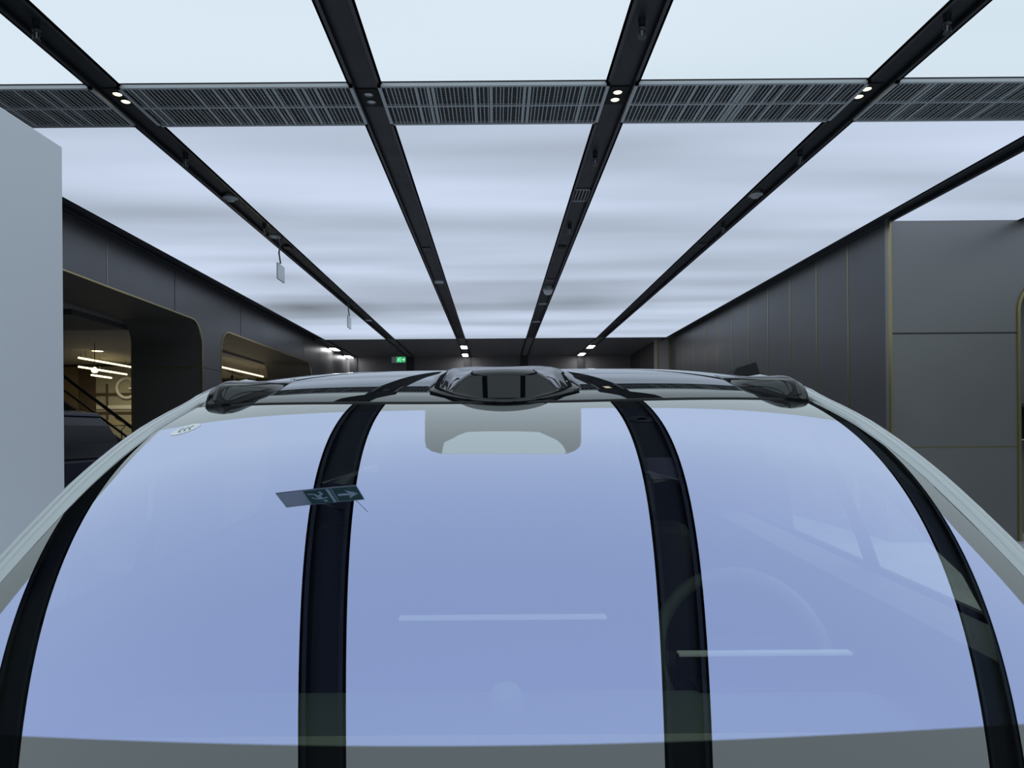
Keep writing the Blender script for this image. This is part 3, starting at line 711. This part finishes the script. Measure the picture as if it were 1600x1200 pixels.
# certification mark on the glass
def surf_pt(x, y, dz=.0005): return Vector((x, y, wz(x, y) + CZ + dz))
c0 = Vector(hit_ws(290, 671)); 
ax = (Vector(hit_ws(313, 665)) - Vector(hit_ws(267, 677))) * .5
ay = Vector((0, .021))
def mk(u, v): q = c0 + ax * u + ay * v; return q
n = 40; ring = [surf_pt(*mk(math.cos(2 * PI * i / n), math.sin(2 * PI * i / n))) for i in range(n)]
m = MB().add([surf_pt(*c0)] + ring, [(0, i + 1, (i + 1) % n + 1) for i in range(n)]); cm = m.build('certification_mark', M['ccc_white'], ws)
cm['label'] = 'white oval certification mark with three grey letters C'
m = MB()
for k in (-1, 0, 1):
    ctr = (k * .34 + .06, 0); vs = []
    for i in range(13):
        t = math.radians(60 + 240 * i / 12)
        for r in (.50, 1.0): vs.append(surf_pt(*mk(ctr[0] + r * .17 * math.cos(t), ctr[1] + (.25 + .75 * r) * .46 * math.sin(t)), .0009))
    m.add(vs, [(2 * i, 2 * i + 1, 2 * i + 3, 2 * i + 2) for i in range(12)])
m.build('mark_letters', M['ccc_grey'], cm)

# roof skin
m = MB(); ys = [0] * 60; NR = 80; rs = []
for j in range(90):
    v = j / 89
    r = []
    for i in range(NR + 1):
        u = -1 + 2 * i / NR
        x = XC + u * .7; y0 = ytop(x) + .006; y = y0 + (4.25 - y0) * v; x = XC + u * hwr(y)
        y0 = ytop(x) + .006; y = y0 + (4.25 - y0) * v
        lip = -.006 * math.exp(-v * 400)
        r.append((x, y, roof_z(x, y) + CZ + lip))
    rs.append(r)
m.rings(rs, closed=False)
roof = m.build('roof', M['roof_glass'], car)
# dark seal line between glass and roof
m = MB().tube([(x, ytop(x) + .002, wz(x, ytop(x)) + CZ + .0) for x in [XC - .665 + 1.33 * i / 60 for i in range(61)]], .0036, 8); m.build('roof_seal', M['seal'], car)
# camera bracket and headliner under the glass
# A pillars continuing as roof rails
def pillar(s):
    prof = [(-.004, -.012), (-.002, .001), (.006, .007), (.014, .0095), (.022, .008), (.026, .004), (.030, .0055), (.036, .004), (.041, -.002), (.045, -.016), (.048, -.04), (.052, -.09), (.03, -.09), (.0, -.03)]
    ys = [.45 + .04 * i for i in range(32)] + [1.8, 2.0, 2.3, 2.7, 3.2, 3.7, 4.1, 4.25]; rs = []
    for y in ys:
        x = hwr(y); zz = roof_z(XC + s * x, y) + CZ
        k = 1.0
        rs.append([(XC + s * (x + o_ * k), y, zz + u_ * k) for o_, u_ in prof])
    m = MB().rings(rs); o = m.build('pillar_rail', M['paint'], car); return o
pillar(1); pillar(-1)
for s in (-1, 1):            # inner trim of the front pillars
    inn = [(.59, .84, -.40), (.635, .92, -.325), (.672, 1.00, -.270), (.700, 1.10, -.225), (.718, 1.20, -.200), (.735, 1.33, -.150), (.735, 1.45, -.100), (.715, 1.56, -.060)]
    rs = []
    for x_, y_, z_ in inn:
        xo_ = hwr(y_ - .02) + .02; zo_ = roof_z(XC + s * hwr(y_), y_) - .03
        zi_ = min(z_, wz(XC + s * x_, y_) - .012)
        rs.append([(XC + s * x_, y_, zi_ + CZ), (XC + s * (x_ * .6 + xo_ * .4), y_, (zi_ * .6 + zo_ * .4) + CZ - .0), (XC + s * xo_, y_, zo_ + CZ)])
    MB().rings(rs, closed=False).build('pillar_trim', M['cabin'], car)
# body side data
def belt(y): return (.90 if y < 3.4 else .90 - .1 * (y - 3.4), CZ - .355 + .05 * (y - 1.3))
for s in (-1, 1):
    def sideq(y0, y1, name, mm, n=8, inset=0.0, top=0.0):
        vs = []; 
        for j in range(n + 1):
            y = y0 + (y1 - y0) * j / n; bx, bz = belt(y); tx, tz = hwr(y) + .045 - .012, roof_z(XC + s * hwr(y), y) + CZ - .055
            tz = max(tz, bz + .003)
            for k in range(7):
                t = k / 6; vs.append((XC + s * (bx + (tx - bx) * t ** 1.15 - inset), y, bz + (tz - bz) * t))
        m = MB().add(vs, [(j * 7 + k, j * 7 + k + 1, (j + 1) * 7 + k + 1, (j + 1) * 7 + k) for j in range(n) for k in range(6)], True)
        o = m.build(name, M[mm], car); return o
    sg = 'side_glass' if s > 0 else 'darkened_glass'; sideq(1.02, 1.70, 'quarter_window', sg); sideq(1.70, 1.78, 'window_post', 'cabin'); sideq(1.78, 2.62, 'front_side_window', sg)
    sideq(2.62, 2.72, 'window_post', 'cabin'); sideq(2.72, 3.5, 'rear_side_window', 'suv_glass'); sideq(3.5, 4.25, 'rear_pillar', 'paint')
    sideq(.5, 1.02, 'fender_shoulder', 'paint')
    # inner door trim
    m = MB()
    ys = [.62, 1.0, 1.4, 1.8, 2.6, 3.6]
    rs = [[(XC + s * (belt(y)[0] - .02), y, belt(y)[1] - .004), (XC + s * (belt(y)[0] - .10), y, belt(y)[1] - .02), (XC + s * (belt(y)[0] - .13), y, belt(y)[1] - .12), (XC + s * (belt(y)[0] - .12), y, .5), (XC + s * (belt(y)[0] - .02), y, .5)] for y in ys]
    m.rings(rs); m.build('door_trim', mat('door_grey', (0.10, 0.11, 0.115), 0.6), car)
    MB().tube([(XC + s * (belt(y)[0] - .004), y, belt(y)[1]) for y in (1.02, 1.3, 1.7, 2.2, 2.8, 3.5)], .009, 8).build('window_seal', M['seal'], car)
    # outer body side with shoulder, one shell per side
    rs = []
    for y, wd, zb0 in ((-.42, .72, .34), (-.30, .86, .28), (0, .93, .26), (.5, .95, .24), (1.0, .955, .24), (2.0, .96, .24), (3.2, .96, .24), (4.0, .95, .26), (4.35, .90, .3), (4.5, .78, .36)):
        top = belt(max(y, .5))[1] - .10 * max(0, .5 - y) - .16 * max(0, min(1, (.6 - y) / .6)) - (.4 * max(0, y - 4.2))
        bx = min(belt(max(y, .5))[0], wd - .03)
        rs.append([(XC + s * bx, y, top), (XC + s * (wd - .01), y, top - .06), (XC + s * wd, y, top - .2), (XC + s * (wd + .005), y, .6), (XC + s * (wd - .03), y, zb0), (XC + s * (wd - .2), y, zb0 - .04)])
    MB().rings(rs, closed=False).build('body_side', M['paint'], car)
# hood, nose, tail, floor pan
rs = []
for y, z in ((-.46, .45), (-.45, .70), (-.38, .82), (-.2, .885), (.1, .925), (.35, .945), (.52, .95)):
    wd = float(np.interp(y, [-.46, -.3, 0, .5], [.70, .84, .90, .93])); rs.append([(XC + wd * u, y + .12 * abs(u) ** 3, z - .06 * abs(u) ** 3 + (0.04 if y > 0 else 0) * abs(u) ** 2) for u in [-1 + .1 * k for k in range(21)]])
MB().rings(rs, closed=False).build('hood', M['paint'], car)
MB().box((XC - .7, -.44, .3), (XC + .7, -.40, .6)).build('front_grille', M['gloss'], car)
for s in (-1, 1): MB().box((XC + s * .45, -.47, .66), (XC + s * .78, -.40, .74)).build('headlamp', M['lens_dim'], car, bevel=.01)
MB().box((XC - .83, -.35, .26), (XC + .83, 4.3, .33)).build('floor_pan', M['cabin'], car)
rs = []
for y, z in ((4.25, roof_z(XC, 4.25) + CZ - .005), (4.38, 1.45), (4.48, 1.1), (4.52, .75), (4.50, .34)):
    wd = float(np.interp(z, [.3, 1.0, 1.7], [.84, .84, .66])); rs.append([(XC + wd * u, y - .05 * abs(u) ** 3, z) for u in [-1 + .1 * k for k in range(21)]])
MB().rings(rs, closed=False).build('tailgate', M['paint'], car)
m = MB(); rs = []
for y in (1.75, 2.2, 3, 4.2): rs.append([(XC + u * (hwr(y) - .01), y, roof_z(XC + u * hwr(y), y) + CZ - .04) for u in [-1 + .1 * k for k in range(21)]])
MB().rings(rs, closed=False).build('headliner', M['cabin'], car)
for y in (.45, 3.45):
    for s in (-1, 1):
        wo = MB().lathe([(.24, -.11), (.34, -.11), (.36, -.07), (.36, .07), (.34, .11), (.24, .11)], (XC + s * .86, y, .36), 40, 'x').build('wheel', M['rubber'], car)
        m = MB().lathe([(.24, .0), (.24, .015), (.06, .03), (.05, .035)], (XC + s * (.86 + .085), y, .36), 20, 'x') if s > 0 else MB().lathe([(.24, .0), (.24, -.015), (.06, -.03), (.05, -.035)], (XC + s * (.86 + .085), y, .36), 20, 'x')
        m.build('rim', M['alloy'], wo)
# cowl under the glass base
MB().box((XC - .80, .42, .90), (XC + .80, .56, .955)).build('cowl', M['seal'], car)

# --- dashboard and cabin
prof = [(.56, .93), (.80, .985), (1.0, 1.02), (1.12, 1.035), (1.40, 1.035), (1.435, 1.027), (1.45, .99), (1.42, .8), (1.30, .55), (.56, .55)]
rs = [[(XC + x, y + .0 * abs(x), z - (.02 if abs(x) > .7 else 0)) for y, z in prof] for x in (-.78, -.70, -.35, 0, .35, .70, .78)]
dash = MB().rings(rs).build('dashboard', M['dash'], car)
z0 = 1.0375
m = MB().box((XC - .74, 1.163, 1.03), (XC + .74, 1.205, z0)); m.build('pale_strip', M['dash_light'], dash)
def on_dash(px, py, z=1.038):
    rx, rz = ray(px, py); d_ = (z - CZ) / rz; return Vector((rx * d_, d_, z))
q = [on_dash(*p) for p in ((1073, 1054), (1340, 1058), (1404, 1077), (1094, 1081))]
MB().prism([v + Vector((0, 0, -.002)) for v in q], (0, 0, .004)).build('binnacle_well', M['dash_dark'], dash)
MB().lathe([(.035, 0), (.034, .02), (.022, .038), (.005, .045)], (at(790, 1010, 1.34).x, 1.34, 1.035), 24).build('sensor_dome', mat('dome_pale', (0.4, 0.42, 0.44), 0.5), dash)
def screen(x0, x1, yp, d_, hh, name):
    a_ = at(x0, yp, d_); b_ = at(x1, yp, d_)
    m = MB().box((a_.x, d_, a_.z - hh), (b_.x, d_ + .018, a_.z)); so = m.build(name, M['dash_dark'], car, bevel=.004)
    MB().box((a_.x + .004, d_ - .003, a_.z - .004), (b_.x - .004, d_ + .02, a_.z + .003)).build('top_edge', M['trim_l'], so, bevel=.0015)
    MB().box(((a_.x + b_.x) / 2 - .04, d_ + .003, a_.z - hh - .05), ((a_.x + b_.x) / 2 + .04, d_ + .015, a_.z - hh + .01)).build('stand', M['dash_dark'], so)
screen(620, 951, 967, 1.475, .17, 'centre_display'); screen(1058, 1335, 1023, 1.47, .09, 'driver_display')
# steering wheel
wc = at(1160, 985, 1.55); R_ = .185; tl = math.radians(25)
ex = Vector((1, 0, 0)); ez = Vector((0, math.sin(tl), math.cos(tl)))
cen = wc + Vector((0, 0, -.06)); ring = [cen + ex * R_ * math.cos(t) + ez * R_ * math.sin(t) for t in [2 * PI * i / 48 for i in range(49)]]
st = empty('steering_wheel', (0, 0, 0), None, None); st.parent = car; st.location = cen - Vector(car.location)
MB().tube(ring, .016, 10, cap=False).build('rim', M['wheel_l'], st)
MB().obox(cen + ez * -.01, ex * .16, ez * .11, Vector((0, -.04, .02))).build('hub', M['leather'], st, bevel=.01)
MB().obox(cen, ex * .34, ez * .03, Vector((0, -.015, .006))).build('spoke', M['leather'], st)
MB().tube([cen, cen + Vector((0, -.25, -.12))], .03).build('column', M['leather'], st)
# seats
def seat(x):
    o = empty('seat', (0, 0, 0), None, None); o.parent = car; o.location = Vector((x, 2.1, .33)) - Vector(car.location)
    def rb(cx, cy, cz, sx, sy, sz, nm, tilt=0):
        MB().obox((cx, cy, cz), (sx, 0, 0), (0, sy, 0), (0, tilt, sz)).build(nm, M['leather'], o, bevel=.04)
    rb(x, 2.05, .62, .5, .52, .16, 'cushion'); rb(x, 2.38, .93, .48, .13, .62, 'backrest', .16); rb(x, 2.46, 1.33, .25, .1, .17, 'headrest', .03)
    MB().box((x - .2, 1.9, .32), (x + .2, 2.2, .56)).build('seat_base', M['cabin'], o)
seat(XC - .40); seat(XC + .40)

# --- central roof sensor
sens = empty('roof_sensor', (0, 0, 0), None, None); sens.parent = car; sens.location = Vector((XC, 1.6, CZ + .08)) - Vector(car.location)
KX = 3.0
def sring(xh, yf, yb, zf, n=28, rr=.22):
    # closed ring: cambered front edge, rounded corners, long tapering sides, round tail
    r = []; 
    for i in range(n + 1):
        t = -1 + 2 * i / n; x = xh * t; k = max(0, (abs(t) - .72) / .28)
        y = yf + KX * x * x + .015 * k ** 2.2; r.append((XC + x, y, zf(x, y, k)))
    y1 = r[-1][1]
    m_ = 16
    for i in range(1, m_):
        a = PI * i / m_; x = xh * math.cos(a); y = y1 + (yb - y1) * math.sin(a) ** .8; r.append((XC + x, y, zf(x, y, 1)))
    return r
def zfr(z):
    return lambda x, y, k: max(CZ + z - .012 * k * (z > .1) - .25 * x * x * (z > .1), roof_z(XC + x, y) + CZ + .0015) if y < 1.9 else max(CZ + z - .06 * (y - 1.9) - .3 * x * x, roof_z(XC + x, y) + CZ + .001)
surf3 = lambda dz: (lambda x, y, k: roof_z(XC + x, y) + CZ + dz)
MB().rings([sring(.182, 1.560, 2.25, surf3(-.003)), sring(.180, 1.562, 2.24, surf3(.004)), sring(.166, 1.570, 2.22, surf3(.008)), sring(.150, 1.578, 2.18, surf3(.010)),
            sring(.140, 1.576, 2.14, zfr(.078)), sring(.136, 1.589, 2.12, zfr(.096)), sring(.130, 1.602, 2.10, zfr(.115)), sring(.119, 1.615, 2.06, zfr(.132)), sring(.110, 1.626, 2.05, zfr(.141)), sring(.098, 1.66, 2.03, zfr(.150)),
            sring(.07, 1.71, 2.0, zfr(.156)), sring(.03, 1.77, 1.93, zfr(.158))]).build('housing', M['gloss'], sens)
def win_y(x, z): return 1.575 + (z - .078) * .70 + KX * x * x
P = [(-.070, .1300), (.070, .1300), (.086, .126), (.100, .115), (.112, .101), (.117, .090), (.113, .084), (.098, .0795), (.075, .0775), (-.075, .0775), (-.098, .0795), (-.113, .084), (-.117, .090), (-.112, .101), (-.100, .115), (-.086, .126)]
def plate_grid(P, dy, sc):
    # cambered pane: columns in x, each running between the outline's lower and upper edge
    up = [(x, z) for x, z in P if z > .0899]; lo = [(x, z) for x, z in P if z < .0901]
    up.sort(); lo.sort(); ux_, uz_ = zip(*up); lx_, lz_ = zip(*lo); N = 48; vs = []; rs = []
    for i in range(N + 1):
        x = (-.117 + .234 * i / N); a_ = float(np.interp(x, lx_, lz_)); b_ = float(np.interp(x, ux_, uz_)); mid = .104
        a_ = mid + (a_ - mid) * sc; b_ = mid + (b_ - mid) * sc; x *= sc
        rs.append([(XC + x, win_y(x, a_ + (b_ - a_) * k / 6) + dy, CZ + a_ + (b_ - a_) * k / 6) for k in range(7)])
    return MB().rings(rs, closed=False)
plate_grid(P, -.0025, 1.055).build('window_border', M['seal'], sens)
plate_grid(P, -.0045, 1.0).build('window', M['gloss_win'], sens)
MB().tube([(XC + t * .172, 1.562 + KX * (t * .172) ** 2, roof_z(XC + t * .172, 1.562 + KX * (t * .172) ** 2) + CZ + .003) for t in [-1 + i / 12 for i in range(25)]], .0035, 8).build('lip', M['gloss'], sens)

# --- corner sensors
def fin(s):
    # small black pod at each front corner of the roof: cut-off outer end with a lens, face with a teardrop pane, tail fading inward
    xo = (.682 if s > 0 else .672); LEN = .132
    fo = empty('corner_sensor', (0, 0, 0), None, None); fo.parent = car; fo.location = Vector((XC + s * .6, 1.62, CZ + .07)) - Vector(car.location)
    def hh(u): return .0395 * (.80 + .20 * min(1, u / .12)) if u < .12 else .0395 * max(0.02, 1 - (max(0, u - .15) / .85) ** 1.7)
    def yy0(u, x): return ytop(x) - .008 + .12 * max(0, (u - .30) / .70) ** 1.6
    def fp(u, th, off=0.0):                       # point on the pod's front face
        x = XC + s * (xo - LEN * u); y0 = yy0(u, x); h = hh(u); d = .042
        a_ = d * (1 - math.cos(th)); b_ = h * math.sin(th); n_ = Vector((0, -h * math.sin(th + .0001) - .0 , 0))
        ny, nz = -math.cos(th) * h - 1e-5, math.sin(th) * d; l_ = math.hypot(ny, nz)
        return Vector((x, y0 + a_ + off * ny / l_, roof_z(x, y0 + a_) + CZ + b_ + off * nz / l_))
    rs = []
    for k in range(29):
        u = k / 28; x = XC + s * (xo - LEN * u); y0 = yy0(u, x); h = hh(u); r = [Vector((x, y0, roof_z(x, y0) + CZ - .006))]
        r += [fp(u, PI / 2 * i / 12) for i in range(13)]
        tl = .20 - .03 * u
        for i in range(1, 9):
            a_ = .042 + (tl - .042) * i / 8; y = y0 + a_; r.append(Vector((x, y, roof_z(x, y) + CZ + h * (1 - (i / 8) ** 2) - (.006 if i == 8 else 0))))
        rs.append(r)
    MB().rings(rs).build('housing', M['gloss'], fo)
    def patch(u0, u1, tc, hw_, off, nm, mm, sc, tip):
        rs = []; N = 30
        for k in range(N + 1):
            w_ = k / N; uu = (u0 + u1) / 2 + (w_ - .5) * (u1 - u0) * sc
            f_ = (1 - abs(2 * min(w_ / .5, 1) - 1 - (0 if w_ < .5 else 0)) ** 2.4) if False else 1
            if tip: shp = (min(1, (w_ / .22)) ** .5) * (1 - max(0, (w_ - .22) / .78) ** 1.5)
            else: shp = (1 - abs(2 * w_ - 1) ** 3) ** (1 / 2.)
            hw2 = max(.001, hw_ * shp * sc); c_ = tc + (.12 * w_ if tip else 0)
            rs.append([fp(uu, c_ + hw2 * (2 * q_ / 8 - 1), off) for q_ in range(9)])
        MB().rings(rs, closed=False).build(nm, M[mm], fo)
    patch(.26, .84, .80, .52, .0006, 'window_border', 'matte', 1.2, True)
    patch(.26, .84, .80, .52, .0012, 'window', 'pod_glass', 1.0, True)
    patch(.02, .19, .72, .56, .0008, 'front_lens', 'lens_blk', 1.0, False)
    x = XC + s * (xo + .0004); y0 = yy0(0, x) + .035; z_ = roof_z(x, y0) + CZ + .014
    MB().lathe([(.012, 0), (.012, s * .0015), (.009, s * .0025)], (x, y0, z_), 20, 'x').build('camera_lens', M['lens_blk'], fo)
fin(1); fin(-1)

# ================================================================== PARKED DARK CARS
def parked(FX, FY, label):      # tail at x = FX, centre line y = FY; the car stands across the view, tail to the right
    sx = -5.85; sy = 8.4
    class SB(MB):
        def build(s, *a, **k):
            s.v = [Vector((FX - 4.6 + (v.y - sy), FY - (v.x - sx), v.z)) for v in s.v]; return MB.build(s, *a, **k)
    suv = empty('parked_car', (FX - 2.3, FY, 0), label, 'car')
    rs = []
    for y, z, wd in ((0, .45, .80), (.02, .85, .86), (.1, 1.05, .90), (.5, 1.20, .93), (1.0, 1.27, .95), (1.05, 1.30, .95), (3.9, 1.32, .95), (4.5, 1.25, .92), (4.6, .5, .88)):
        rs.append([(sx - wd, sy + y, .35), (sx - wd - .01, sy + y, z * .7), (sx - wd + .04, sy + y, z - .04), (sx - wd + .12, sy + y, z), (sx + wd - .12, sy + y, z), (sx + wd - .04, sy + y, z - .04), (sx + wd + .01, sy + y, z * .7), (sx + wd, sy + y, .35)])
    SB().rings(rs, smooth=False).build('body', M['suv'], suv, bevel=.02)
    rs = []
    for z, y0, y1, wd in ((1.28, .95, 4.35, .86), (1.45, 1.08, 4.3, .83), (1.68, 1.28, 4.2, .76), (1.80, 1.42, 4.1, .72)):
        rs.append([(sx - wd, sy + y0 + .05, z), (sx - wd * .6, sy + y0, z), (sx + wd * .6, sy + y0, z), (sx + wd, sy + y0 + .05, z), (sx + wd, sy + y1, z), (sx - wd, sy + y1, z)])
    SB().rings(rs, smooth=False).build('windows', M['suv_glass'], suv)
    rs = []
    for z, y0, y1, wd in ((1.795, 1.40, 4.12, .73), (1.845, 1.45, 4.1, .70), (1.875, 1.6, 3.9, .6)):
        rs.append([(sx - wd, sy + y0 + .05, z), (sx - wd * .6, sy + y0, z), (sx + wd * .6, sy + y0, z), (sx + wd, sy + y0 + .05, z), (sx + wd, sy + y1, z), (sx - wd, sy + y1, z)])
    SB().rings(rs, smooth=False).build('roof', M['suv'], suv, bevel=.01)
    for s in (-1, 1):
        SB().tube([(sx + s * .88, sy + .95, 1.29), (sx + s * .745, sy + 1.42, 1.80)], .035, 8).build('pillar', M['suv'], suv)
        SB().box((sx + s * .55, sy - .03, .82), (sx + s * .82, sy + .06, .95)).build('headlamp', M['lens_dim'], suv, bevel=.01)
        for y in (.85, 3.6): SB().lathe([(.2, -.12), (.36, -.12), (.38, 0), (.36, .12), (.2, .12)], (sx + s * .82, sy + y, .38), 28, 'x').build('wheel', M['rubber'], suv)
        SB().obox((sx + s * 1.03, sy + 1.25, 1.33), (.2, 0, 0), (0, .08, 0), (0, 0, .14)).build('door_mirror', M['suv'], suv, bevel=.02)
    for k, (x, z) in enumerate(((.12, 1.1), (.2, 1.02), (.31, 1.05))):
        SB().box((sx + x, sy + .045, z * .8), (sx + x + .09, sy + .06, z * .8 + .02)).build('grille_bar', M['chrome'], suv)
    return suv
parked(-4.71, 8.6, 'dark navy car standing behind the white partition at the left')
d = 6.35; xt = at(1205, 640, d).x
pc = parked(xt + .25, d + .92, 'black car behind the silver one, its raised tailgate showing above the silver roof')
a = [(1128, 600), (1147, 583), (1152, 574), (1182, 565), (1188, 583), (1193, 583), (1199, 604), (1203, 632), (1180, 632), (1130, 620)]
pts = [at(x, y, d) for x, y in a]
MB().prism(pts, (-.04, 1.25, -.08)).build('raised_tailgate', M['matte'], pc, bevel=.01)
MB().tube([at(1186, 625, d + .1), at(1160, 665, d + .1)], .012, 8).build('strut', M['cable'], pc)
